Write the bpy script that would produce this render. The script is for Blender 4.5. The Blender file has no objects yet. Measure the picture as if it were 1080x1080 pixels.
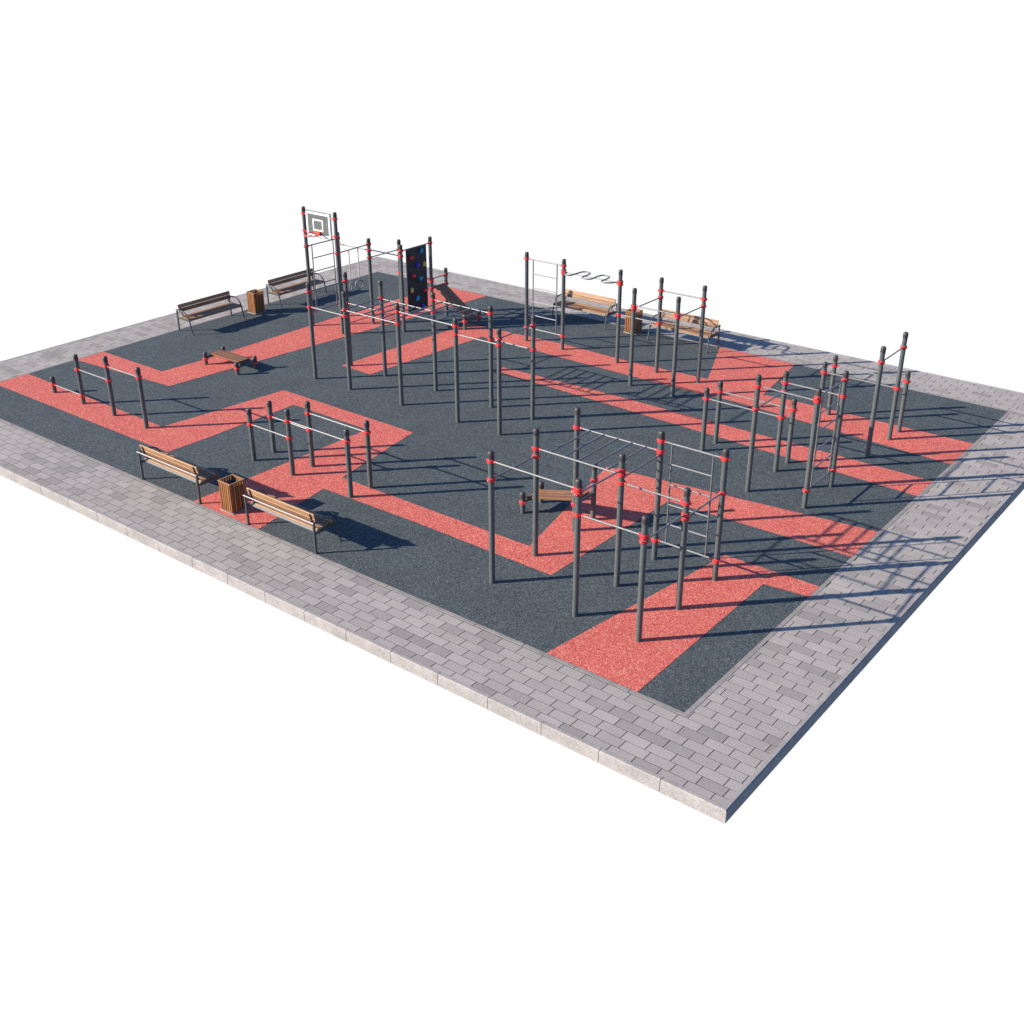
import bpy, bmesh, math, random
from mathutils import Vector, Matrix
random.seed(7)
sc = bpy.context.scene
col = sc.collection
PI = math.pi

# ------------------------------------------------------------------ materials
def new_mat(name):
    m = bpy.data.materials.new(name); m.use_nodes = True
    nt = m.node_tree; b = nt.nodes['Principled BSDF']
    return m, nt, b

def N(nt, typ, **kw):
    n = nt.nodes.new(typ)
    for k, v in kw.items(): setattr(n, k, v)
    return n

def painted(name, c, rough=0.4, metal=0.0, var=0.12, bump=0.0, scale=9.0, spec=0.5):
    """paint / plastic / metal with gentle wear variation"""
    m, nt, b = new_mat(name)
    tc = N(nt, 'ShaderNodeTexCoord'); ns = N(nt, 'ShaderNodeTexNoise')
    ns.inputs['Scale'].default_value = scale; ns.inputs['Detail'].default_value = 5
    nt.links.new(tc.outputs['Object'], ns.inputs['Vector'])
    rp = N(nt, 'ShaderNodeValToRGB')
    rp.color_ramp.elements[0].position = 0.3; rp.color_ramp.elements[1].position = 0.72
    rp.color_ramp.elements[0].color = (*[x * (1 - var) for x in c], 1)
    rp.color_ramp.elements[1].color = (*[min(1, x * (1 + var)) for x in c], 1)
    nt.links.new(ns.outputs['Fac'], rp.inputs['Fac']); nt.links.new(rp.outputs['Color'], b.inputs['Base Color'])
    mr = N(nt, 'ShaderNodeMapRange'); mr.inputs['To Min'].default_value = rough * 0.85; mr.inputs['To Max'].default_value = min(1, rough * 1.2)
    nt.links.new(ns.outputs['Fac'], mr.inputs['Value']); nt.links.new(mr.outputs['Result'], b.inputs['Roughness'])
    b.inputs['Metallic'].default_value = metal
    b.inputs['Specular IOR Level'].default_value = spec
    if bump:
        n2 = N(nt, 'ShaderNodeTexNoise'); n2.inputs['Scale'].default_value = 140
        nt.links.new(tc.outputs['Object'], n2.inputs['Vector'])
        bp = N(nt, 'ShaderNodeBump'); bp.inputs['Strength'].default_value = bump; bp.inputs['Distance'].default_value = 0.002
        nt.links.new(n2.outputs['Fac'], bp.inputs['Height']); nt.links.new(bp.outputs['Normal'], b.inputs['Normal'])
    return m

def rubber(name, stops, soft):
    """poured rubber granules: every cell of the crumb has a colour of its own"""
    m, nt, b = new_mat(name)
    tc = N(nt, 'ShaderNodeTexCoord')
    v1 = N(nt, 'ShaderNodeTexVoronoi'); v1.inputs['Scale'].default_value = 95
    v2 = N(nt, 'ShaderNodeTexVoronoi'); v2.inputs['Scale'].default_value = 55
    for v in (v1, v2): nt.links.new(tc.outputs['Object'], v.inputs['Vector'])
    s1 = N(nt, 'ShaderNodeSeparateColor'); s2 = N(nt, 'ShaderNodeSeparateColor')
    nt.links.new(v1.outputs['Color'], s1.inputs['Color']); nt.links.new(v2.outputs['Color'], s2.inputs['Color'])
    mx = N(nt, 'ShaderNodeMath', operation='MULTIPLY_ADD'); mx.inputs[1].default_value = 0.6
    sc2 = N(nt, 'ShaderNodeMath', operation='MULTIPLY'); sc2.inputs[1].default_value = 0.4
    nt.links.new(s2.outputs['Green'], sc2.inputs[0]); nt.links.new(s1.outputs['Red'], mx.inputs[0]); nt.links.new(sc2.outputs[0], mx.inputs[2])
    rp = N(nt, 'ShaderNodeValToRGB'); cr = rp.color_ramp
    cr.elements[0].position = stops[0][0]; cr.elements[0].color = (*stops[0][1], 1)
    cr.elements[1].position = stops[-1][0]; cr.elements[1].color = (*stops[-1][1], 1)
    for p, c in stops[1:-1]:
        e = cr.elements.new(p); e.color = (*c, 1)
    nt.links.new(mx.outputs[0], rp.inputs['Fac'])
    # broad mottling from laying and footwear
    n3 = N(nt, 'ShaderNodeTexNoise'); n3.inputs['Scale'].default_value = 0.9; n3.inputs['Detail'].default_value = 6; n3.inputs['Roughness'].default_value = 0.65
    nt.links.new(tc.outputs['Object'], n3.inputs['Vector'])
    mr = N(nt, 'ShaderNodeMapRange'); mr.inputs['From Min'].default_value = 0.3; mr.inputs['From Max'].default_value = 0.7
    mr.inputs['To Min'].default_value = 1 - soft; mr.inputs['To Max'].default_value = 1 + soft
    nt.links.new(n3.outputs['Fac'], mr.inputs['Value'])
    ml = N(nt, 'ShaderNodeVectorMath', operation='SCALE')
    nt.links.new(rp.outputs['Color'], ml.inputs[0]); nt.links.new(mr.outputs['Result'], ml.inputs['Scale'])
    nt.links.new(ml.outputs[0], b.inputs['Base Color'])
    b.inputs['Roughness'].default_value = 0.85; b.inputs['Specular IOR Level'].default_value = 0.3
    bp = N(nt, 'ShaderNodeBump'); bp.inputs['Strength'].default_value = 0.35; bp.inputs['Distance'].default_value = 0.004
    nt.links.new(v1.outputs['Distance'], bp.inputs['Height']); nt.links.new(bp.outputs['Normal'], b.inputs['Normal'])
    return m

def stone(name, dark, light, attr=False, grain=0.16, blot=0.08, warm=None):
    m, nt, b = new_mat(name)
    tc = N(nt, 'ShaderNodeTexCoord')
    rp = N(nt, 'ShaderNodeValToRGB'); cr = rp.color_ramp
    if attr:
        at = N(nt, 'ShaderNodeAttribute'); at.attribute_name = 'tone'
        cr.interpolation = 'LINEAR'
        cr.elements[0].position = 0.0; cr.elements[0].color = (*dark, 1)
        cr.elements[1].position = 1.0; cr.elements[1].color = (*light, 1)
        nt.links.new(at.outputs['Fac'], rp.inputs['Fac'])
    else:
        n0 = N(nt, 'ShaderNodeTexNoise'); n0.inputs['Scale'].default_value = 3.5; n0.inputs['Detail'].default_value = 8; n0.inputs['Roughness'].default_value = 0.7
        nt.links.new(tc.outputs['Object'], n0.inputs['Vector'])
        cr.elements[0].position = 0.32; cr.elements[0].color = (*dark, 1)
        cr.elements[1].position = 0.68; cr.elements[1].color = (*light, 1)
        nt.links.new(n0.outputs['Fac'], rp.inputs['Fac'])
    last = rp.outputs['Color']
    for scale, amt in ((55, grain), (2.2, blot)):
        n = N(nt, 'ShaderNodeTexNoise'); n.inputs['Scale'].default_value = scale; n.inputs['Detail'].default_value = 4
        nt.links.new(tc.outputs['Object'], n.inputs['Vector'])
        mr = N(nt, 'ShaderNodeMapRange'); mr.inputs['From Min'].default_value = 0.25; mr.inputs['From Max'].default_value = 0.75
        mr.inputs['To Min'].default_value = 1 - amt; mr.inputs['To Max'].default_value = 1 + amt
        nt.links.new(n.outputs['Fac'], mr.inputs['Value'])
        ml = N(nt, 'ShaderNodeVectorMath', operation='SCALE')
        nt.links.new(last, ml.inputs[0]); nt.links.new(mr.outputs['Result'], ml.inputs['Scale']); last = ml.outputs[0]
    nt.links.new(last, b.inputs['Base Color'])
    b.inputs['Roughness'].default_value = 0.88; b.inputs['Specular IOR Level'].default_value = 0.3
    n = N(nt, 'ShaderNodeTexNoise'); n.inputs['Scale'].default_value = 90
    nt.links.new(tc.outputs['Object'], n.inputs['Vector'])
    bp = N(nt, 'ShaderNodeBump'); bp.inputs['Strength'].default_value = 0.3; bp.inputs['Distance'].default_value = 0.003
    nt.links.new(n.outputs['Fac'], bp.inputs['Height']); nt.links.new(bp.outputs['Normal'], b.inputs['Normal'])
    return m

def timber(name, c1, c2, axis='Y', rough=0.5):
    m, nt, b = new_mat(name)
    tc = N(nt, 'ShaderNodeTexCoord'); mp = N(nt, 'ShaderNodeMapping')
    s = {'X': (1.2, 26, 26), 'Y': (26, 1.2, 26), 'Z': (26, 26, 1.2)}[axis]
    mp.inputs['Scale'].default_value = s
    nt.links.new(tc.outputs['Object'], mp.inputs['Vector'])
    ns = N(nt, 'ShaderNodeTexNoise'); ns.inputs['Scale'].default_value = 1.6; ns.inputs['Detail'].default_value = 7; ns.inputs['Distortion'].default_value = 0.6
    nt.links.new(mp.outputs['Vector'], ns.inputs['Vector'])
    at = N(nt, 'ShaderNodeAttribute'); at.attribute_name = 'tone'
    ad = N(nt, 'ShaderNodeMath', operation='MULTIPLY_ADD'); ad.inputs[1].default_value = 0.45
    nt.links.new(at.outputs['Fac'], ad.inputs[0])
    sb = N(nt, 'ShaderNodeMath', operation='SUBTRACT'); sb.inputs[1].default_value = 0.22
    nt.links.new(ns.outputs['Fac'], sb.inputs[0]); nt.links.new(sb.outputs[0], ad.inputs[2])
    rp = N(nt, 'ShaderNodeValToRGB')
    rp.color_ramp.elements[0].position = 0.3; rp.color_ramp.elements[1].position = 0.72
    rp.color_ramp.elements[0].color = (*c1, 1); rp.color_ramp.elements[1].color = (*c2, 1)
    nt.links.new(ad.outputs[0], rp.inputs['Fac']); nt.links.new(rp.outputs['Color'], b.inputs['Base Color'])
    b.inputs['Roughness'].default_value = rough
    bp = N(nt, 'ShaderNodeBump'); bp.inputs['Strength'].default_value = 0.25; bp.inputs['Distance'].default_value = 0.002
    nt.links.new(ns.outputs['Fac'], bp.inputs['Height']); nt.links.new(bp.outputs['Normal'], b.inputs['Normal'])
    return m

MAT = dict(
    grey_rubber=rubber('grey rubber granules', [(0.12, (.024, .032, .035)), (0.45, (.060, .075, .080)), (0.72, (.097, .117, .119)), (0.9, (.22, .235, .225))], .12),
    red_rubber=rubber('red rubber granules', [(0.12, (.33, .045, .040)), (0.42, (.62, .110, .082)), (0.7, (.73, .180, .138)), (0.9, (.82, .46, .33))], .07),
    paver=stone('grey concrete paver', (.255, .232, .210), (.440, .402, .362), attr=True, grain=.26, blot=.06),
    joint=stone('dark jointing sand', (.020, .018, .016), (.045, .040, .036)),
    kerb=stone('pale concrete kerb', (.31, .285, .262), (.41, .378, .35), grain=.28, blot=.08),
    edging=stone('grey concrete edging', (.25, .225, .205), (.35, .318, .292), grain=.24, blot=.12),
    post=painted('grey powder coated steel', (.092, .106, .102), rough=.42, bump=.1),
    cap=painted('dark brown grey plastic', (.055, .050, .047), rough=.5),
    clamp=painted('red moulded plastic', (.74, .045, .045), rough=.3, var=.1),
    bolt=painted('zinc bolt', (.5, .5, .5), rough=.35, metal=.9),
    steel=painted('brushed stainless steel', (.215, .218, .212), rough=.38, metal=.12, var=.12, spec=.5),
    galv=painted('galvanised ladder tube', (.14, .145, .145), rough=.5, metal=.1, var=.1),
    frame=painted('dark grey painted bench frame', (.075, .082, .085), rough=.38),
    galv2=painted('dull grey seat rail', (.24, .245, .23), rough=.5, metal=.1),
    black=painted('black steel bracket', (.03, .03, .034), rough=.45),
    pale=painted('pale bare metal rod', (.50, .50, .48), rough=.4, metal=.2, var=.06),
    wood=timber('oiled bench timber', (.20, .090, .036), (.43, .235, .105)),
    wood_x=timber('oiled board timber', (.19, .078, .028), (.38, .19, .08)),
    wood_z=timber('upright slat timber', (.20, .075, .022), (.42, .175, .055), axis='Z'),
    board=painted('black climbing board', (.016, .018, .022), rough=.6, bump=.5),
    field=painted('grey green backboard sheet', (.095, .115, .105), rough=.5),
    white=painted('white painted marking', (.8, .8, .79), rough=.45, var=.03),
    hoop=painted('orange red hoop steel', (.78, .07, .045), rough=.35),
    strap=painted('cream webbing strap', (.62, .56, .48), rough=.8),
    ring=painted('grey plastic ring', (.20, .20, .20), rough=.3),
    cyan=painted('cyan resin hold', (.03, .42, .62), rough=.45),
    red=painted('red resin hold', (.85, .05, .06), rough=.45),
    blue=painted('deep blue resin hold', (.06, .05, .58), rough=.45),
    yellow=painted('yellow resin hold', (.80, .62, .18), rough=.45),
    liner=painted('dull galvanised liner', (.17, .17, .17), rough=.5, metal=.4),
)

# ------------------------------------------------------------------ mesh helpers
class MB:
    def __init__(s): s.v = []; s.f = []; s.m = []; s.t = []; s.mi = 0; s.tone = .5; s.mats = []
    def use(s, mat, tone=None):
        m = MAT[mat]
        if m not in s.mats: s.mats.append(m)
        s.mi = s.mats.index(m)
        if tone is not None: s.tone = tone
        return s
    def add(s, vs, fs):
        o = len(s.v); s.v += [tuple(v) for v in vs]
        for f in fs: s.f.append([o + i for i in f]); s.m.append(s.mi); s.t.append(s.tone)
    def box(s, c, size, rot=None, bevel=0.0):
        hx, hy, hz = [d / 2 for d in size]; b = bevel
        M = rot or Matrix.Identity(3); c = Vector(c)
        if b <= 0:
            vs = [(x, y, z) for x in (-hx, hx) for y in (-hy, hy) for z in (-hz, hz)]
            fs = [(0, 1, 3, 2), (4, 6, 7, 5), (0, 4, 5, 1), (2, 3, 7, 6), (0, 2, 6, 4), (1, 5, 7, 3)]
            s.add([M @ Vector(v) + c for v in vs], fs); return
        vs = []; idx = {}
        for ix, sx in enumerate((-1, 1)):
            for iy, sy in enumerate((-1, 1)):
                for iz, sz in enumerate((-1, 1)):
                    for a in range(3):
                        p = [sx * hx, sy * hy, sz * hz]
                        for k in range(3):
                            if k != a: p[k] -= (sx, sy, sz)[k] * b
                        idx[(ix, iy, iz, a)] = len(vs); vs.append(M @ Vector(p) + c)
        fs = []
        for a in range(3):
            o = [k for k in range(3) if k != a]
            for sgn in (0, 1):
                q = []
                for (p0, p1) in ((0, 0), (1, 0), (1, 1), (0, 1)):
                    t = [0, 0, 0]; t[a] = sgn; t[o[0]] = p0; t[o[1]] = p1
                    q.append(idx[(*t, a)])
                fs.append(q)
        for a in range(3):          # edges along axis a
            o = [k for k in range(3) if k != a]
            for p0 in (0, 1):
                for p1 in (0, 1):
                    t0 = [0, 0, 0]; t0[o[0]] = p0; t0[o[1]] = p1; t1 = list(t0); t1[a] = 1
                    fs.append([idx[(*t0, o[0])], idx[(*t1, o[0])], idx[(*t1, o[1])], idx[(*t0, o[1])]])
        for ix in (0, 1):
            for iy in (0, 1):
                for iz in (0, 1): fs.append([idx[(ix, iy, iz, a)] for a in range(3)])
        s.add(vs, fs)
    def tube(s, pts, r, seg=12, closed=False, caps=True):
        pts = [Vector(p) for p in pts]; n = len(pts); rings = []
        up = None
        for i, p in enumerate(pts):
            if closed: d = (pts[(i + 1) % n] - pts[i - 1])
            else: d = pts[min(i + 1, n - 1)] - pts[max(i - 1, 0)]
            d.normalize()
            if up is None:
                up = Vector((0, 0, 1)) if abs(d.z) < .9 else Vector((1, 0, 0))
            a = d.cross(up).normalized(); b = a.cross(d).normalized(); up = b
            rings.append([p + a * (r * math.cos(2 * PI * k / seg)) + b * (r * math.sin(2 * PI * k / seg)) for k in range(seg)])
        vs = [v for R_ in rings for v in R_]; fs = []
        for i in range(n if closed else n - 1):
            j = (i + 1) % n
            for k in range(seg):
                l = (k + 1) % seg
                fs.append((i * seg + k, j * seg + k, j * seg + l, i * seg + l))
        if caps and not closed:
            fs.append(tuple(range(seg))); fs.append(tuple((n - 1) * seg + k for k in reversed(range(seg))))
        s.add(vs, fs)
    def lathe(s, c, prof, seg=20):
        c = Vector(c); vs = []; fs = []
        for r, z in prof:
            for k in range(seg): vs.append(c + Vector((r * math.cos(2 * PI * k / seg), r * math.sin(2 * PI * k / seg), z)))
        for i in range(len(prof) - 1):
            for k in range(seg):
                l = (k + 1) % seg; fs.append((i * seg + k, i * seg + l, (i + 1) * seg + l, (i + 1) * seg + k))
        fs.append(tuple(reversed(range(seg)))); fs.append(tuple((len(prof) - 1) * seg + k for k in range(seg)))
        s.add(vs, fs)
    def mesh(s, name, smooth=True):
        me = bpy.data.meshes.new(name); me.from_pydata(s.v, [], s.f)
        for m in s.mats: me.materials.append(m)
        me.polygons.foreach_set('material_index', s.m)
        at = me.attributes.new('tone', 'FLOAT', 'FACE'); at.data.foreach_set('value', s.t)
        bm = bmesh.new(); bm.from_mesh(me); bmesh.ops.recalc_face_normals(bm, faces=bm.faces[:]); bm.to_mesh(me); bm.free()
        if smooth:
            me.polygons.foreach_set('use_smooth', [True] * len(s.f)); me.set_sharp_from_angle(angle=math.radians(35))
        me.validate(); me.update()
        return me

def link(name, me, parent=None, loc=(0, 0, 0), rz=0.0):
    o = bpy.data.objects.new(name, me); col.objects.link(o)
    o.location = loc; o.rotation_euler = (0, 0, rz)
    if parent: o.parent = parent
    return o

def thing(name, label, cat, loc, rz=0.0, group=None):
    o = bpy.data.objects.new(name, None); col.objects.link(o)
    o.empty_display_size = .3
    o.location = loc; o.rotation_euler = (0, 0, rz); o['label'] = label; o['category'] = cat
    if group: o['group'] = group
    return o

def structure(name, me):
    o = link(name, me); o['kind'] = 'structure'; return o

def copy_thing(root, loc, rz, label):
    def rec(o, parent):
        c = o.copy(); col.objects.link(c)
        if parent: c.parent = parent
        for ch in list(o.children): rec(ch, c)
        return c
    r = rec(root, None); r.location = loc; r.rotation_euler = (0, 0, rz); r['label'] = label
    return r

# ------------------------------------------------------------------ the ground
LX, LY = 15.04, 20.80           # rubber field
OUT = 1.5                       # width of the paving round it
def sheet(mat, x0, y0, x1, y1, z):
    b = MB(); b.use(mat); b.add([(x0, y0, z), (x1, y0, z), (x1, y1, z), (x0, y1, z)], [(0, 1, 2, 3)]); return b

g = MB(); g.use('grey_rubber')
g.box((LX / 2, LY / 2, -.10), (LX, LY, .20))
structure('rubber_ground', g.mesh('rubber_ground', False))

red = [
 [(1.17, LY), (2.10, LY), (2.03, 15.05), (3.22, 14.90), (5.37, 14.66), (5.34, 10.26), (2.63, 9.77), (2.64, 4.86), (6.48, 5.72), (7.17, 0), (5.93, 0), (5.86, 3.82), (2.02, 3.90), (2.06, 7.13), (2.02, 9.68), (0, 9.33), (0, 11.30), (4.82, 11.21), (4.85, 13.71), (2.29, 13.70), (1.2, 13.74)],
 [(0, 2.50), (4.57, 1.84), (4.57, 0), (4.14, 0), (4.05, .81), (0, .81)],
 [(3.50, LY), (4.35, LY), (4.35, 18.22), (5.74, 18.10), (10.8, 18.12), (LX, 17.85), (LX, 16.02), (9.19, 16.58), (3.79, 17.16)],
 [(7.56, 14.86), (12.45, 14.6), (12.62, 11.3), (12.50, 9.0), (12.6, 6.73), (LX, 7.74), (LX, 5.48), (12.45, 5.10), (12.52, 4.2), (12.55, 0), (11.12, 0), (11.59, 5.3), (11.57, 8.0), (11.74, 13.5), (7.53, 13.78)],
 [(9.74, 11.42), (10.08, 11.42), (10.15, 8.5), (10.10, 4.2), (10.05, 0), (9.15, 0)],
]
b = MB(); b.use('red_rubber')
for poly in red: b.add([(x, y, .004) for x, y in poly], [tuple(range(len(poly)))])
me = b.mesh('red_rubber_bands', False)
import bmesh
bm = bmesh.new(); bm.from_mesh(me); bmesh.ops.triangulate(bm, faces=bm.faces[:]); bmesh.ops.recalc_face_normals(bm, faces=bm.faces[:])
for f in bm.faces:
    if f.normal.z < 0: f.normal_flip()
bm.to_mesh(me); bm.free()
structure('red_rubber_ground', me)

# bedding under the paving (seen as the dark joints)
KW = .08
b = MB(); b.use('joint')
X0, X1, Y0, Y1 = -OUT, LX + OUT, -OUT, LY + OUT
for (x0, y0, x1, y1) in ((X0 + .02, Y0 + .02, 0, Y1 - .02), (LX, Y0 + .02, X1 - .02, Y1 - .02), (0, Y0 + .02, LX, 0), (0, LY, LX, Y1 - .02)):
    b.box(((x0 + x1) / 2, (y0 + y1) / 2, -.102), (x1 - x0 - .001, y1 - y0 - .001, .198))
structure('paving_bed', b.mesh('paving_bed', False))

# pavers, laid as real slabs clipped against the two kerb lines
pv = MB(); pv.use('paver')
IX0, IX1, IY0, IY1 = X0 + KW, X1 - KW, Y0 + KW, Y1 - KW
RX, PY = .1972, .408
GAP = .0125
tones = [(.58, .80), (.76, .96), (.24, .46)]
def slab(x0, x1, y0, y1, tone):
    if x1 - x0 < .012 or y1 - y0 < .012: return
    dz = random.uniform(-.0004, .0007); e = .0008
    pv.tone = tone
    z = .0 + dz
    a = [(x0, y0, z - .03), (x1, y0, z - .03), (x1, y1, z - .03), (x0, y1, z - .03)]
    bt = [(x0, y0, z - e), (x1, y0, z - e), (x1, y1, z - e), (x0, y1, z - e)]
    t = [(x0 + e, y0 + e, z), (x1 - e, y0 + e, z), (x1 - e, y1 - e, z), (x0 + e, y1 - e, z)]
    fs = [(8, 9, 10, 11)]
    for k in range(4):
        l = (k + 1) % 4; fs += [(k, l, 4 + l, 4 + k), (4 + k, 4 + l, 8 + l, 8 + k)]
    pv.add(a + bt + t, fs)
k0 = math.floor((X0 + .09) / RX) - 1
row = 0; x = -.0900 - RX * 12
off = 0
while x < IX1:
    xa, xb = x + GAP / 2, x + RX - GAP / 2
    ph = (row % 2) * PY * .47 + random.uniform(-.03, .03) + (.0 if row % 3 else .06)
    y = Y0 - PY + ph - .3
    while y < IY1:
        r = random.random()
        tt = tones[0] if r < .55 else (tones[1] if r < .84 else tones[2])
        tn = random.uniform(*tt)
        ya, yb = y + GAP / 2, y + PY - GAP / 2
        cx0, cx1, cy0, cy1 = max(xa, IX0), min(xb, IX1), max(ya, IY0), min(yb, IY1)
        if cx1 > cx0 and cy1 > cy0:
            # hole = rubber field plus its kerb
            hx0, hx1, hy0, hy1 = -KW, LX + KW, -KW, LY + KW
            pieces = []
            if cy0 < hy0: pieces.append((cx0, cx1, cy0, min(cy1, hy0 - .002)))
            if cy1 > hy1: pieces.append((cx0, cx1, max(cy0, hy1 + .002), cy1))
            my0, my1 = max(cy0, hy0), min(cy1, hy1)
            if my1 > my0:
                # row piece beside the field
                s0 = cy0 if cx1 <= hx0 or cx0 >= hx1 else my0
                s1 = cy1 if cx1 <= hx0 or cx0 >= hx1 else my1
                if cx1 <= hx0 or cx0 >= hx1: pieces = [(cx0, cx1, cy0, cy1)]
                else:
                    if cx0 < hx0: pieces.append((cx0, hx0 - .002, s0, s1))
                    if cx1 > hx1: pieces.append((hx1 + .002, cx1, s0, s1))
            for p in pieces: slab(*p, tn)
        y += PY
    x += RX; row += 1
structure('pavement', pv.mesh('pavement', False))

# kerbs: outer rim with chamfer, inner flush edging, one metre stones
kb = MB(); kb.use('kerb')
ZB = -.205
def kerb_run(axis, a0, a1, c_out, c_in, outer):
    n = max(1, round((a1 - a0) / .99)); L = (a1 - a0) / n
    for i in range(n):
        s0, s1 = a0 + i * L + .005, a0 + (i + 1) * L - .005
        if i == 0: s0 = a0
        if i == n - 1: s1 = a1
        ch = .018 if outer else .004
        top = .004 + random.uniform(-.0006, .0006)
        d = 1 if c_in > c_out else -1
        zb = ZB if outer else -.06
        prof = [(c_out, zb), (c_out, top - ch), (c_out + d * ch, top), (c_in - d * .004, top), (c_in, top - .004), (c_in, zb)]
        vs = []
        for s in (s0, s1):
            # mitred ends at the corners
            for (c, z) in prof:
                t = s
                off_ = (c - c_out) * d
                if outer:
                    if i == 0 and s == s0: t = s + off_
                    if i == n - 1 and s == s1: t = s - off_
                else:
                    w = abs(c_in - c_out)
                    if i == 0 and s == s0: t = s + off_
                    if i == n - 1 and s == s1: t = s - off_
                vs.append((c, t, z) if axis == 'Y' else (t, c, z))
        m = len(prof)
        fs = [(k, (k + 1) % m, m + (k + 1) % m, m + k) for k in range(m)] + [tuple(range(m)), tuple(range(2 * m - 1, m - 1, -1))]
        kb.add(vs, fs)
kerb_run('Y', Y0, Y1, X0, X0 + KW, True); kerb_run('Y', Y0, Y1, X1, X1 - KW, True)
kerb_run('X', X0, X1, Y0, Y0 + KW, True); kerb_run('X', X0, X1, Y1, Y1 - KW, True)
kb.use('edging')
kerb_run('Y', -KW, LY + KW, -KW, 0, False); kerb_run('Y', -KW, LY + KW, LX + KW, LX, False)
kerb_run('X', -KW, LX + KW, -KW, 0, False); kerb_run('X', -KW, LX + KW, LY + KW, LY, False)
me = kb.mesh('kerb', False)
bm = bmesh.new(); bm.from_mesh(me); bmesh.ops.recalc_face_normals(bm, faces=bm.faces[:]); bm.to_mesh(me); bm.free()
structure('kerb', me)

# ------------------------------------------------------------------ shared meshes of the workout frames
PR = .051
_c = {}
def post_mesh(h):
    k = ('post', h)
    if k not in _c:
        b = MB(); b.use('post')
        b.lathe((0, 0, 0), [(PR, -.15), (PR, h - .13)], 20)
        _c[k] = b.mesh('post')
    return _c[k]
def cap_mesh():
    if 'cap' not in _c:
        b = MB(); b.use('cap')
        b.lathe((0, 0, 0), [(PR + .001, -.13), (PR + .0045, -.125), (PR + .0045, -.04), (PR + .001, -.018), (PR - .012, -.004), (.012, 0)], 20)
        b.lathe((0, 0, 0), [(PR + .007, -.128), (PR + .007, -.116), (PR + .002, -.112)], 20)
        _c['cap'] = b.mesh('cap')
    return _c['cap']
def collar_mesh():
    if 'collar' not in _c:
        b = MB(); b.use('clamp')
        b.lathe((0, 0, 0), [(PR + .001, -.030), (PR + .015, -.030), (PR + .021, -.023), (PR + .021, .023), (PR + .015, .030), (PR + .001, .030)], 22)
        for s in (-1, 1):
            b.use('clamp'); b.box((0, s * (PR + .026), 0), (.034, .026, .040), bevel=.006)
            b.use('bolt'); b.tube([(-.021, s * (PR + .027), 0), (.021, s * (PR + .027), 0)], .007, 6)
        _c['collar'] = b.mesh('collar')
    return _c['collar']
def saddle_mesh():
    if 'saddle' not in _c:
        b = MB(); b.use('clamp')
        b.lathe((0, 0, 0), [(.018, 0), (.024, .0), (.027, .006), (.024, .03), (.018, .034)], 12)
        me = b.mesh('saddle'); _c['saddle'] = me
    return _c['saddle']

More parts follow.
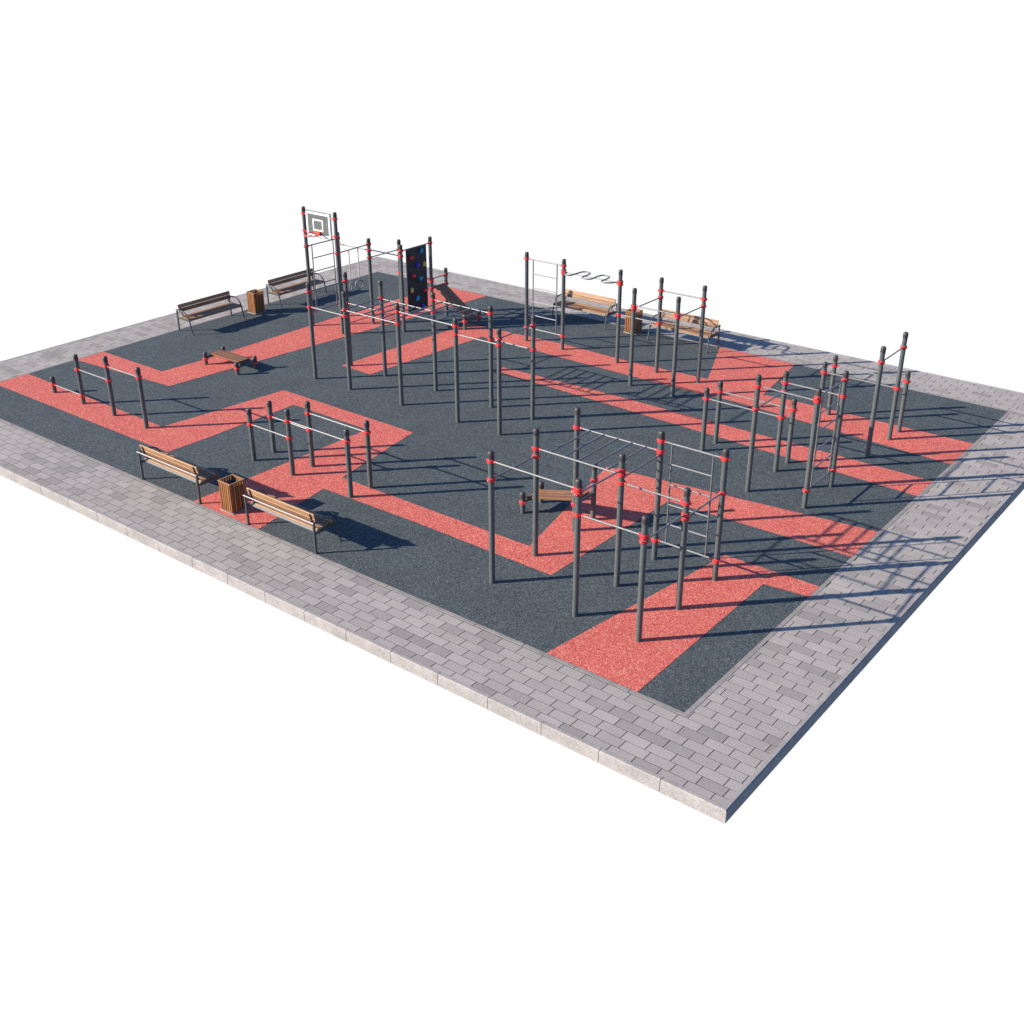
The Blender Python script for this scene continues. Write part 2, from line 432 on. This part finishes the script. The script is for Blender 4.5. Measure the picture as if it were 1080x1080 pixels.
class Frame:
    """a workout frame: an Empty with posts, collars and bars; coordinates are given in the world"""
    def __init__(s, name, label, cat, at):
        s.o = Vector((at[0], at[1], 0)); s.root = thing(name, label, cat, s.o); s.P = {}
    def L(s, p): return Vector(p) - s.o
    def post(s, key, x, y, h):
        o = link('post', post_mesh(h), s.root, s.L((x, y, 0)), random.uniform(-.1, .1))
        link('cap', cap_mesh(), o, (0, 0, h), random.uniform(0, 6))
        s.P[key] = (o, Vector((x, y, 0)), set())
    def collar(s, key, z, rz=None):
        o, p, used = s.P[key]
        for u in used:
            if abs(u - z) < .054: return
        used.add(z)
        link('collar', collar_mesh(), o, (0, 0, z), random.uniform(-.2, .2) if rz is None else rz)
    def bar(s, a, z1, b_, z2=None, r=.0155, mat='steel', name='bar', coll=True):
        z2 = z1 if z2 is None else z2
        pa = s.P[a][1] + Vector((0, 0, z1)); pb = s.P[b_][1] + Vector((0, 0, z2))
        d = (pb - pa).normalized()
        rot = math.atan2(d.y, d.x) + PI / 2
        if coll: s.collar(a, z1, rot); s.collar(b_, z2, rot)
        b = MB(); b.use(mat)
        q0 = pa + d * (PR + .006); q1 = pb - d * (PR + .006)
        b.tube([s.L(q0), s.L(q1)], r, 14)
        for q, e in ((q0, d), (q1, -d)):
            b.use('clamp'); b.tube([s.L(q), s.L(q + e * .045)], r + .010, 12)
            b.use('bolt'); b.tube([s.L(q + e * .045), s.L(q + e * .052)], r + .004, 12)
        return link(name, b.mesh(name), s.root)
    def rungs(s, a0, a1, c0, c1, z, n=5, r=.017):
        """n rungs between rail a0-a1 and rail c0-c1"""
        A0, A1, C0, C1 = [s.P[k][1] for k in (a0, a1, c0, c1)]
        for i in range(1, n + 1):
            t = i / (n + 1)
            b = MB(); b.use('steel')
            b.tube([s.L(A0.lerp(A1, t) + Vector((0, 0, z))), s.L(C0.lerp(C1, t) + Vector((0, 0, z)))], r, 12)
            link('rung', b.mesh('rung'), s.root)
    def ladder(s, a, b_, zs, inset=.20, skip_top=False):
        pa, pb = s.P[a][1], s.P[b_][1]; d = (pb - pa).normalized(); L_ = (pb - pa).length
        rot = math.atan2(d.y, d.x) + PI / 2
        root = thing_part = None
        b = MB(); b.use('galv')
        u0, u1 = pa + d * inset, pb - d * inset
        for u in (u0, u1):
            b.tube([s.L(u + Vector((0, 0, zs[-1] - .02))), s.L(u + Vector((0, 0, zs[0] + .018)))], .016, 12)
        lad = link('wall_ladder', b.mesh('ladder_stiles'), s.root)
        for i, z in enumerate(zs):
            b = MB(); b.use('steel')
            if i in (0, len(zs) - 1):
                s.collar(a, z, rot); s.collar(b_, z, rot)
                b.tube([s.L(pa + d * PR + Vector((0, 0, z))), s.L(pb - d * PR + Vector((0, 0, z)))], .0165, 12)
                b.use('clamp')
                for q, e in ((pa + d * PR, d), (pb - d * PR, -d)):
                    b.tube([s.L(q + Vector((0, 0, z))), s.L(q + e * .045 + Vector((0, 0, z)))], .026, 12)
            else:
                b.tube([s.L(u0 + Vector((0, 0, z))), s.L(u1 + Vector((0, 0, z)))], .0145, 12)
            link('rung', b.mesh('rung'), lad)

RZ = [2.32, 1.935, 1.55, 1.165, .78, .395]

# 1 --- stepped low bars, far left
F = Frame('low_bar_set', 'row of four low posts joined by three bars stepping up, in the left corner', 'exercise bars', (1.76, 17.1))
for k, y, h in (('a', 19.02, .42), ('b', 17.78, 1.25), ('c', 16.52, 1.47), ('d', 15.27, 1.47)): F.post(k, 1.76, y, h)
F.bar('a', .215, 'b'); F.bar('b', .88, 'c'); F.bar('c', 1.23, 'd')

# 2 --- parallel bars of two heights
F = Frame('parallel_bars', 'parallel bars of two heights on six short posts, behind the near left bench and bin', 'parallel bars', (2.36, 10.4))
for k, x, y, h in (('a', 2.08, 11.9, 1.2), ('b', 2.64, 11.9, 1.2), ('c', 2.08, 10.67, 1.48), ('d', 2.64, 10.67, 1.48), ('e', 2.08, 8.95, 1.48), ('f', 2.64, 8.95, 1.48)): F.post(k, x, y, h)
F.bar('a', .845, 'c'); F.bar('b', .845, 'd'); F.bar('c', 1.225, 'e'); F.bar('d', 1.225, 'f')

def plank(mb, x0, x1, ya, za, yb, zb, th=.045, n=3, mat='wood_x', brk=.0):
    """n boards side by side across x, running from (ya,za) to (yb,zb)"""
    w = (x1 - x0) / n
    d = Vector((0, yb - ya, zb - za)); L_ = d.length; d.normalize()
    up = Vector((0, -d.z, d.y)); up = up if up.z > 0 else -up
    M = Matrix((Vector((1, 0, 0)), d, up)).transposed()
    for i in range(n):
        mb.use(mat, random.random())
        c = Vector((x0 + w * (i + .5), (ya + yb) / 2, (za + zb) / 2)) - up * th / 2
        mb.box(c, (w - .006, L_, th), M, .004)

# 3 --- flat press-up bench
F = Frame('exercise_bench', 'low flat wooden exercise bench on four stubby posts, alone between red bands', 'exercise bench', (5.7, 17.1))
for k, x, y in (('a', 5.42, 17.76), ('b', 5.42, 16.48), ('c', 6.02, 17.76), ('d', 6.02, 16.48)): F.post(k, x, y, .34)
for k in 'abcd': F.collar(k, .155)
b = MB(); plank(b, 5.53 - 5.7, 5.91 - 5.7, 17.70 - 17.1, .30, 16.54 - 17.1, .30); link('board', b.mesh('board'), F.root)
for y in (17.76, 16.48):
    b = MB(); b.use('post'); b.box((0, y - 17.1, .19), (.48, .05, .05), bevel=.005)
    yy = y - 17.1 + (-.09 if y > 17 else .09)
    b.box((0, yy, .235), (.36, .16, .035), bevel=.004)
    link('crossbar', b.mesh('crossbar'), F.root)

# 4 --- hoop, rings, climbing wall and slanted board
F = Frame('workout_frame', 'workout frame with basketball backboard, hanging rings and climbing wall at the far left', 'workout frame', (10.9, 16.6))
for k, x, y, h in (('h1', 9.5, 18.05, 3.43), ('h2', 9.5, 16.8, 3.43), ('h3', 10.72, 18.05, 2.5), ('h4', 10.72, 16.8, 2.5), ('w2', 10.72, 15.56, 2.5), ('w1', 11.95, 16.8, 2.24), ('v', 11.95, 15.57, 2.5), ('s', 12.59, 15.57, 1.47), ('p1', 11.95, 14.32, .45), ('p2', 12.59, 14.32, .45)): F.post(k, x, y, h)
F.ladder('h1', 'h3', [2.32, 1.935, 1.55, 1.165, .78, .41], .2)
F.bar('h3', 2.16, 'h4'); F.bar('h2', 2.31, 'h4', 2.33); F.bar('h4', 2.18, 'w2'); F.bar('h4', 1.95, 'w1')
F.bar('w1', 1.26, 'v'); F.bar('v', 1.27, 's'); F.collar('v', 1.20); F.bar('w2', 2.32, 'v'); F.bar('w2', .5, 'v'); F.collar('w2', 2.20)
F.collar('v', 1.01); F.collar('s', 1.01); F.collar('p1', .25); F.collar('p2', .25)
# backboard
fx = 9.44
b = MB(); b.use('galv')
o = F.L
for z in (3.365, 2.675): b.tube([o((fx + .02, 17.90, z)), o((fx + .02, 16.93, z))], .012, 10)
for y in (17.90, 16.93): b.tube([o((fx + .02, y, 3.365)), o((fx + .02, y, 2.675))], .012, 10)
bb = link('backboard', b.mesh('backboard_rim'), F.root)
b = MB(); b.use('field'); b.box(o((fx, 17.415, 3.02)), (.018, .95, .67), bevel=.002); link('backboard_sheet', b.mesh('backboard_sheet'), bb)
b = MB(); b.use('white')
def hrect(y0, y1, z0, z1, w, x=fx - .011):
    b.box(o((x, (y0 + y1) / 2, z1 - w / 2)), (.003, y1 - y0, w)); b.box(o((x, (y0 + y1) / 2, z0 + w / 2)), (.003, y1 - y0, w))
    b.box(o((x, y0 + w / 2, (z0 + z1) / 2)), (.003, w, z1 - z0 - 2 * w)); b.box(o((x, y1 - w / 2, (z0 + z1) / 2)), (.003, w, z1 - z0 - 2 * w))
hrect(16.945, 17.885, 2.69, 3.35, .06); hrect(17.225, 17.630, 2.84, 3.165, .042)
link('backboard_marking', b.mesh('backboard_marking', False), bb)
for k, yy in (('h1', 17.90), ('h2', 16.93)):
    for z in (3.25, 2.77):
        F.collar(k, z, 0)
        b = MB(); b.use('clamp'); p = F.P[k][1]
        b.tube([o((p.x - .03, p.y + (-.04 if k == 'h1' else .04), z)), o((fx + .02, yy, z))], .018, 10)
        link('bracket', b.mesh('bracket'), F.root)
b = MB(); b.use('hoop')
cx, cy, hz, hr = 9.17, 17.43, 2.80, .21
b.tube([o((cx + hr * math.cos(2 * PI * i / 32), cy + hr * math.sin(2 * PI * i / 32), hz)) for i in range(32)], .013, 10, closed=True)
b.box(o((fx - .03, cy, hz - .01)), (.05, .2, .11), bevel=.006)
for s_ in (-1, 1): b.tube([o((fx - .02, cy + s_ * .07, hz - .05)), o((cx + hr * .55, cy + s_ * hr * .8, hz - .01))], .008, 8)
for i in range(12):
    a = 2 * PI * i / 12
    b.tube([o((cx + (hr + .004) * math.cos(a), cy + (hr + .004) * math.sin(a), hz - .012)), o((cx + (hr + .004) * math.cos(a + .16), cy + (hr + .004) * math.sin(a + .16), hz - .038)), o((cx + (hr + .004) * math.cos(a + .32), cy + (hr + .004) * math.sin(a + .32), hz - .012))], .004, 6)
link('hoop', b.mesh('hoop'), F.root)
# rings on straps
for x in (9.93, 10.28):
    b = MB(); b.use('ring')
    ry = 16.8
    ang = .5 if x < 10 else -.5
    b.tube([o((x + .115 * math.cos(2 * PI * i / 28) * math.cos(ang), ry + .115 * math.cos(2 * PI * i / 28) * math.sin(ang), 1.27 + .115 * math.sin(2 * PI * i / 28))) for i in range(28)], .019, 10, closed=True)
    rg = link('gym_ring', b.mesh('gym_ring'), F.root)
    b = MB(); b.use('strap'); b.box(o((x, ry, 1.86)), (.028, .012, .80))
    b.use('bolt'); b.tube([o((x, ry, 2.25)), o((x, ry, 2.31))], .012, 8); b.box(o((x, ry, 2.265)), (.034, .02, .03), bevel=.004); b.box(o((x, ry, 1.455)), (.032, .018, .04), bevel=.004)
    b.tube([o((x + .018 * math.cos(2 * PI * i / 12), ry, 1.41 + .032 * math.sin(2 * PI * i / 12))) for i in range(12)], .005, 8, closed=True)
    link('strap', b.mesh('strap'), rg)
# climbing wall
b = MB(); b.use('board'); b.box(o((11.36, 15.575, 1.39)), (.83, .03, 1.86), bevel=.004)
cw = link('climbing_wall', b.mesh('climbing_wall'), F.root)
for x, z, c in ((11.55, 2.17, 'cyan'), (11.13, 2.06, 'red'), (11.38, 1.80, 'blue'), (11.65, 1.78, 'yellow'), (11.19, 1.54, 'red'), (11.49, 1.39, 'cyan'), (11.10, 1.13, 'yellow'), (11.64, 1.02, 'red'), (11.33, .85, 'cyan'), (11.54, .59, 'blue')):
    b = MB(); b.use(c)
    rr = random.uniform(.058, .072); n = 9; a0 = random.uniform(0, 6); k3 = random.choice((2, 3))
    vs = []; fs = []
    prof = [(1, 0), (1.0, .3), (.78, .7), (.4, .95)]
    for (q, h) in prof:
        for i in range(n):
            a = 2 * PI * i / n
            r_ = rr * q * (1 + .28 * math.cos(k3 * a + a0))
            vs.append(o((x + r_ * math.cos(a), 15.56 - h * .07, z + r_ * math.sin(a))))
    for j in range(3):
        for i in range(n): fs.append((j * n + i, (j + 1) * n + i, (j + 1) * n + (i + 1) % n, j * n + (i + 1) % n))
    fs.append(tuple(3 * n + i for i in reversed(range(n))))
    b.add(vs, fs)
    link('climbing_hold', b.mesh('climbing_hold'), cw)
# slanted board
b = MB(); plank(b, 12.05 - 10.9, 12.49 - 10.9, 15.53 - 16.6, 1.06, 14.35 - 16.6, .30, .045, 3)
link('slanted_board', b.mesh('slanted_board'), F.root)
for ka, kb_, z in (('v', 's', 1.01), ('p1', 'p2', .25)):
    b = MB(); b.use('post'); p = F.P[ka][1]; q = F.P[kb_][1]
    b.box(o(((p.x + q.x) / 2, p.y, z)), (q.x - p.x - .10, .05, .05), bevel=.005); link('crossbar', b.mesh('crossbar'), F.root)

# 5 --- long monkey bar frame in the middle
F = Frame('monkey_bar_frame', 'long monkey bar frame on ten tall posts across the middle of the field', 'monkey bars', (7.06, 11.6))
for k, x, y in (('m1', 6.44, 14.65), ('b1', 7.70, 14.65), ('b2', 6.44, 13.4), ('c1', 7.70, 13.4), ('c2', 6.45, 11.65), ('c3', 7.69, 11.65), ('c4', 6.44, 9.86), ('c5', 7.67, 9.85), ('c6', 6.45, 8.62), ('c7', 7.67, 8.61)): F.post(k, x, y, 2.5)
F.bar('m1', 2.27, 'b1'); F.bar('m1', 1.89, 'b2'); F.bar('b1', 1.70, 'c1'); F.bar('b2', 2.05, 'c1')
F.bar('b2', 2.03, 'c2', coll=False); F.collar('c2', 2.03); F.bar('c1', 2.03, 'c3', coll=False); F.collar('c3', 2.03); F.rungs('b2', 'c2', 'c1', 'c3', 2.03)
F.bar('c2', 2.32, 'c4'); F.bar('c3', 2.32, 'c5'); F.rungs('c2', 'c4', 'c3', 'c5', 2.32)
F.bar('c4', 2.13, 'c6'); F.bar('c6', 2.27, 'c7'); F.bar('c5', 1.70, 'c7')

# 6 --- ladder, snake bar and pull-up bars at the back
F = Frame('pull_up_frame', 'frame with wall ladder, wavy snake bar and pull up bars before the two back benches', 'workout frame', (11.9, 9.5))
for k, x, y in (('d1', 12.22, 12.29), ('d2', 12.22, 11.05), ('d3', 12.22, 9.26), ('e1', 10.98, 8.04), ('e2', 12.22, 8.04), ('e3', 10.98, 6.81), ('e4', 12.22, 6.81)): F.post(k, x, y, 2.5)
F.ladder('d1', 'd2', RZ, .22)
F.collar('d2', 2.19); F.collar('d2', 2.12); F.collar('d3', 2.19); F.collar('d3', 2.12)
F.bar('d3', 1.32, 'e2'); F.bar('e1', 1.99, 'e2'); F.collar('e1', 2.06); F.bar('e1', 2.06, 'e3', coll=False); F.collar('e3', 2.06); F.bar('e3', 1.99, 'e4'); F.bar('e2', 2.165, 'e4')
def smooth(pts, n=7):
    out = []; P = [Vector(p) for p in pts]
    for i in range(len(P) - 1):
        p0, p1, p2, p3 = P[max(i - 1, 0)], P[i], P[i + 1], P[min(i + 2, len(P) - 1)]
        for j in range(n):
            t = j / n
            out.append(.5 * ((2 * p1) + (-p0 + p2) * t + (2 * p0 - 5 * p1 + 4 * p2 - p3) * t * t + (-p0 + 3 * p1 - 3 * p2 + p3) * t ** 3))
    out.append(P[-1]); return out
sn = [(12.22, 11.0), (12.12, 10.93), (12.00, 10.84), (12.02, 10.70), (12.30, 10.67), (12.52, 10.64), (12.57, 10.52), (12.50, 10.39), (12.28, 10.35), (12.05, 10.34), (11.98, 10.20), (12.05, 10.06), (12.28, 10.07), (12.52, 10.05), (12.58, 9.92), (12.50, 9.78), (12.28, 9.74), (12.05, 9.73), (11.98, 9.60), (12.05, 9.46), (12.15, 9.40), (12.22, 9.32)]
b = MB(); b.use('steel'); b.tube(smooth([F.L((x, y, 2.16)) for x, y in sn], 5), .020, 12); link('snake_bar', b.mesh('snake_bar'), F.root)
F.bar('d2', 2.15, 'd3', r=.012, coll=False)

# 7 --- right hand frame
F = Frame('bar_and_ladder_frame', 'frame on the right with a narrow upright ladder, pull up bar and low parallel bars', 'workout frame', (8.0, 2.8))
for k, x, y, h in (('f1', 8.5, 4.56, 1.46), ('f2', 9.06, 4.54, 1.46), ('f3', 7.25, 2.8, 2.5), ('f4', 8.5, 2.8, 2.22), ('f5', 9.06, 2.8, 1.46), ('f7', 7.26, 1.56, 2.5), ('f9', 8.5, 1.56, 2.5)): F.post(k, x, y, h)
F.bar('f1', 1.22, 'f4'); F.bar('f2', 1.22, 'f5'); F.bar('f3', 2.27, 'f7', 2.25); F.bar('f4', 1.98, 'f9'); F.bar('f3', 1.79, 'f4')
F.ladder('f7', 'f9', [2.32, 1.935, 1.55, 1.165, .78, .385], .2)

# 8 --- far right bars
F = Frame('horizontal_bar_frame', 'far right frame of one high bar and low parallel bars near the back corner', 'workout frame', (11.5, 2.2))
for k, x, y, h in (('g1', 10.4, 1.57, 2.5), ('g2', 11.63, 1.57, 2.5), ('g3', 12.2, 1.57, 1.46), ('f6', 11.63, 3.28, 1.46), ('f8', 12.2, 3.28, 1.46)): F.post(k, x, y, h)
F.bar('g1', 2.16, 'g2'); F.bar('f6', 1.22, 'g2'); F.bar('f8', 1.22, 'g3')

# 9 --- near frame with monkey bars, wall ladder and inclined bench
F = Frame('multi_station_frame', 'nearest frame, with monkey bars, wall ladder and an inclined wooden sit up bench', 'workout frame', (2.6, 3.2))
for k, x, y, h in (('n1', 1.19, 4.56, 2.5), ('n2', 2.43, 4.56, 2.5), ('n3', 3.66, 4.56, 2.5), ('n4', 1.19, 2.79, 2.5), ('n5', 2.43, 2.79, 2.5), ('n6', 3.66, 2.79, 2.5), ('n7', 1.19, 1.55, 2.24), ('n8', 2.43, 1.55, 2.24), ('n9', 3.66, 1.55, 2.5), ('p1', 3.66, 5.80, .45), ('p2', 4.26, 5.80, .45), ('p4', 4.26, 4.55, 1.2)): F.post(k, x, y, h)
F.bar('n1', 2.32, 'n4'); F.bar('n1', 1.985, 'n2'); F.bar('n2', 2.125, 'n5'); F.bar('n3', 2.125, 'n6'); F.rungs('n2', 'n5', 'n3', 'n6', 2.125)
F.bar('n4', 2.25, 'n5', 2.21); F.bar('n5', 2.06, 'n6', coll=False, r=.0145); F.bar('n5', 1.98, 'n8'); F.bar('n4', 1.88, 'n7', 1.90); F.bar('n7', 1.81, 'n8', 1.78); F.bar('n8', 1.70, 'n9')
F.ladder('n6', 'n9', RZ, .22)
F.collar('p1', .23); F.collar('p2', .23); F.collar('n3', .57)
o = F.L
F.bar('n3', .85, 'p4')
b = MB(); b.use('post'); b.box(o((3.96, 4.56, .57)), (.50, .055, .06), bevel=.005); link('crossbar', b.mesh('crossbar'), F.root)
b = MB(); b.use('post'); b.box(o((3.96, 5.80, .23)), (.50, .05, .05), bevel=.005); b.box(o((3.96, 5.74, .265)), (.40, .10, .03), bevel=.004); link('crossbar', b.mesh('crossbar'), F.root)
b = MB(); plank(b, 3.745 - 2.6, 4.175 - 2.6, 5.78 - 3.2, .325, 4.60 - 3.2, .63, .045, 3); link('board', b.mesh('board'), F.root)

# ------------------------------------------------------------------ park benches
# local frame: x forward from the rear legs, y along the bench
HB = .94
def make_bench(label, loc, rz):
    t = thing('park_bench', label, 'bench', loc, rz, 'wooden benches round the field')
    # seat slats
    b = MB()
    for i, (x, z) in enumerate(((.15, .435), (.265, .430), (.380, .430), (.495, .437))):
        b.use('wood', random.random()); b.box((x, 0, z), (.104, 2 * HB - .05, .036), bevel=.006)
    link('seat', b.mesh('seat'), t)
    b = MB()
    ang = math.radians(13)
    M = Matrix.Rotation(-ang, 3, 'Y')
    for (x, z) in ((.052, .724), (.077, .616)):
        b.use('wood', random.random()); b.box((x, 0, z), (.032, 2 * HB - .03, .103), M, .006)
    link('backrest', b.mesh('backrest'), t)
    for s in (-1, 1):
        y = s * HB
        b = MB(); b.use('frame')
        b.box((0, y, .305), (.048, .038, .61), bevel=.006)
        b.tube(smooth([(-.02, y, .612), (.07, y, .612), (.17, y, .622), (.27, y, .622), (.37, y, .592), (.46, y, .52), (.52, y, .41), (.56, y, .25), (.60, y, .07), (.615, y, .0)], 4), .019, 10)
        b.box((.29, y - s * .012, .392), (.56, .03, .05), bevel=.005)
        b.box((.625, y, .004), (.09, .05, .008)); b.box((0, y, .004), (.09, .07, .008))
        link('side_frame', b.mesh('side_frame'), t)
        b = MB(); b.use('black')
        yb = s * (HB - .11)
        b.tube(smooth([(.018, yb, .766), (.038, yb, .68), (.062, yb, .59), (.10, yb, .50), (.17, yb, .408), (.32, yb, .400), (.53, yb, .405)], 4), .014, 8)
        for zz, xx in ((.724, .034), (.616, .059)): b.box((xx - .006, yb, zz), (.014, .045, .05), M, .003)
        link('bracket', b.mesh('bracket'), t)
    b = MB(); b.use('pale')
    b.tube([(-.028, -HB - .025, .625), (-.028, HB + .025, .625)], .012, 10)
    link('back_rail', b.mesh('back_rail'), t)
    b = MB(); b.use('galv2'); b.box((.088, 0, .405), (.03, 2 * HB - .04, .045), bevel=.004); b.box((.52, 0, .398), (.03, 2 * HB - .04, .04), bevel=.004)
    link('seat_rail', b.mesh('seat_rail'), t)
    return t
bench = make_bench('wooden bench seen from behind on the near edge, left of the near slatted bin', (.02, 12.04, 0), 0)
copy_thing(bench, (.02, 8.70, 0), 0, 'wooden bench seen from behind on the near edge, right of the near slatted bin')
copy_thing(bench, (7.73, 20.70, 0), -PI / 2, 'bench with dark shaded back on the far left edge, left of the bin there')
copy_thing(bench, (11.06, 20.70, 0), -PI / 2, 'bench with dark shaded back, behind the basketball frame and right of its bin')
copy_thing(bench, (15.00, 12.06, 0), PI, 'sunlit orange bench on the back edge behind the wavy snake bar')
copy_thing(bench, (15.00, 8.72, 0), PI, 'sunlit orange bench on the back edge, right of the bin behind the pull up bars')

# ------------------------------------------------------------------ slatted bins
def make_bin(label, loc):
    t = thing('litter_bin', label, 'litter bin', loc, 0, 'slatted wooden litter bins')
    W, H = .37, .60
    b = MB()
    for sx, sy in ((1, 0), (-1, 0), (0, 1), (0, -1)):
        n = 6; w = (W - .02) / n
        for i in range(n):
            u = -W / 2 + .01 + w * (i + .5)
            b.use('wood_z', random.random())
            if sx: b.box((sx * (W / 2 - .010), u, .025 + H / 2), (.020, w - .016, H), bevel=.003)
            else: b.box((u, sy * (W / 2 - .010), .025 + H / 2), (w - .016, .020, H), bevel=.003)
    link('slatted_body', b.mesh('slatted_body'), t)
    b = MB(); b.use('wood', .55)
    for s in (-1, 1):
        b.box((s * (W / 2 - .012), 0, H + .033), (.030, W + .006, .016), bevel=.002)
        b.box((0, s * (W / 2 - .012), H + .033), (W - .06 + .003, .030, .0155), bevel=.002)
    link('rim', b.mesh('rim'), t)
    b = MB(); b.use('black')
    for sx in (-1, 1):
        for sy in (-1, 1): b.box((sx * (W / 2 - .033), sy * (W / 2 - .033), .3), (.02, .02, .57))
    for z in (.10, .52):
        for s in (-1, 1):
            b.box((s * (W / 2 - .026), 0, z), (.008, W - .09, .03)); b.box((0, s * (W / 2 - .026), z), (W - .09, .008, .03))
    link('inner_frame', b.mesh('inner_frame'), t)
    b = MB(); b.use('liner')
    q, zt, zb = .145, .57, .05
    vs = []
    for (rr, z) in ((q, zb), (q, zt), (q - .006, zt), (q - .006, zb + .2)):
        vs += [(-rr, -rr, z), (rr, -rr, z), (rr, rr, z), (-rr, rr, z)]
    fs = []
    for j in range(3):
        for k in range(4): fs.append((j * 4 + k, j * 4 + (k + 1) % 4, (j + 1) * 4 + (k + 1) % 4, (j + 1) * 4 + k))
    fs.append((12, 13, 14, 15)); b.add(vs, fs)
    link('liner', b.mesh('liner', False), t)
    b = MB(); b.use('edging'); b.box((0, 0, .010), (W + .035, W + .035, .02), bevel=.003); link('base_plate', b.mesh('base_plate'), t)
    return t
bin0 = make_bin('slatted wooden bin between the two near benches', (.29, 10.38, 0))
copy_thing(bin0, (9.40, 20.40, 0), 0, 'slatted wooden bin between the two dark backed benches on the far left edge')
copy_thing(bin0, (14.74, 10.37, 0), 0, 'slatted wooden bin between the two sunlit benches on the back edge')

# ------------------------------------------------------------------ sun, sky, camera
EL = math.radians(22.9); AZ = math.radians(-43.8)      # AZ: the way the shadows fall
d = Vector((math.cos(EL) * math.cos(AZ), math.cos(EL) * math.sin(AZ), -math.sin(EL)))
sun = bpy.data.lights.new('sun', 'SUN'); sun.energy = 5.0; sun.angle = math.radians(.5); sun.color = (1.0, .91, .80)
so = bpy.data.objects.new('sun', sun); col.objects.link(so); so.rotation_euler = d.to_track_quat('-Z', 'Y').to_euler(); so.location = (-20, 30, 25)
EXPO = 0.72
w = bpy.data.worlds.new('World'); sc.world = w; w.use_nodes = True
nt = w.node_tree; nt.nodes.clear()
out = N(nt, 'ShaderNodeOutputWorld'); mixs = N(nt, 'ShaderNodeMixShader')
bg = N(nt, 'ShaderNodeBackground'); bg.inputs['Strength'].default_value = .085
sky = N(nt, 'ShaderNodeTexSky'); sky.sky_type = 'NISHITA'; sky.sun_disc = False
sky.sun_elevation = EL; sky.sun_rotation = math.atan2(-d.x, -d.y); sky.ozone_density = 4.0; sky.air_density = 1.0; sky.dust_density = .4
tn = N(nt, 'ShaderNodeVectorMath', operation='MULTIPLY'); tn.inputs[1].default_value = (.84, .95, 1.2)   # a deep clear blue sky
nt.links.new(sky.outputs[0], tn.inputs[0]); nt.links.new(tn.outputs[0], bg.inputs['Color'])
wh = N(nt, 'ShaderNodeBackground'); wh.inputs['Color'].default_value = (1, 1, 1, 1); wh.inputs['Strength'].default_value = 1.03 / 2 ** EXPO
tc = N(nt, 'ShaderNodeTexCoord'); sp = N(nt, 'ShaderNodeSeparateXYZ'); lt = N(nt, 'ShaderNodeMath', operation='LESS_THAN'); lt.inputs[1].default_value = -.004
nt.links.new(tc.outputs['Generated'], sp.inputs[0]); nt.links.new(sp.outputs['Z'], lt.inputs[0]); nt.links.new(lt.outputs[0], mixs.inputs[0])
nt.links.new(bg.outputs[0], mixs.inputs[1]); nt.links.new(wh.outputs[0], mixs.inputs[2]); nt.links.new(mixs.outputs[0], out.inputs[0])
# white backdrop ahead; added blue grey falloff behind the camera keeps shaded sides dark
flat = N(nt, 'ShaderNodeVectorMath', operation='MULTIPLY'); flat.inputs[1].default_value = (1, 1, 0)
nrm = N(nt, 'ShaderNodeVectorMath', operation='NORMALIZE'); dt = N(nt, 'ShaderNodeVectorMath', operation='DOT_PRODUCT')
dt.inputs[1].default_value = (math.cos(math.radians(38)), math.sin(math.radians(38)), 0)
nt.links.new(tc.outputs['Generated'], flat.inputs[0]); nt.links.new(flat.outputs[0], nrm.inputs[0]); nt.links.new(nrm.outputs[0], dt.inputs[0])
mr = N(nt, 'ShaderNodeMapRange'); mr.interpolation_type = 'SMOOTHSTEP'; mr.inputs['From Min'].default_value = .12; mr.inputs['From Max'].default_value = .58
nt.links.new(dt.outputs['Value'], mr.inputs['Value'])
mc = N(nt, 'ShaderNodeMix', data_type='RGBA'); mc.inputs[6].default_value = (.11, .13, .20, 1); mc.inputs[7].default_value = (1, 1, 1, 1)
nt.links.new(mr.outputs['Result'], mc.inputs[0]); nt.links.new(mc.outputs[2], wh.inputs['Color'])

cam = bpy.data.cameras.new('camera'); co = bpy.data.objects.new('camera', cam); col.objects.link(co)
cam.sensor_width = 36; cam.lens = 40.0; cam.clip_end = 500
co.matrix_world = Matrix(((0.618496, 0.352759, -0.702157, -12.113714), (-0.785787, 0.276297, -0.553352, -6.363321), (-0.001196, 0.893992, 0.448082, 10.0), (0.0, 0.0, 0.0, 1.0)))
sc.camera = co
sc.view_settings.view_transform = 'Standard'; sc.view_settings.look = 'None'; sc.view_settings.gamma = 1
sc.view_settings.exposure = EXPO; sc.view_settings.use_curve_mapping = False
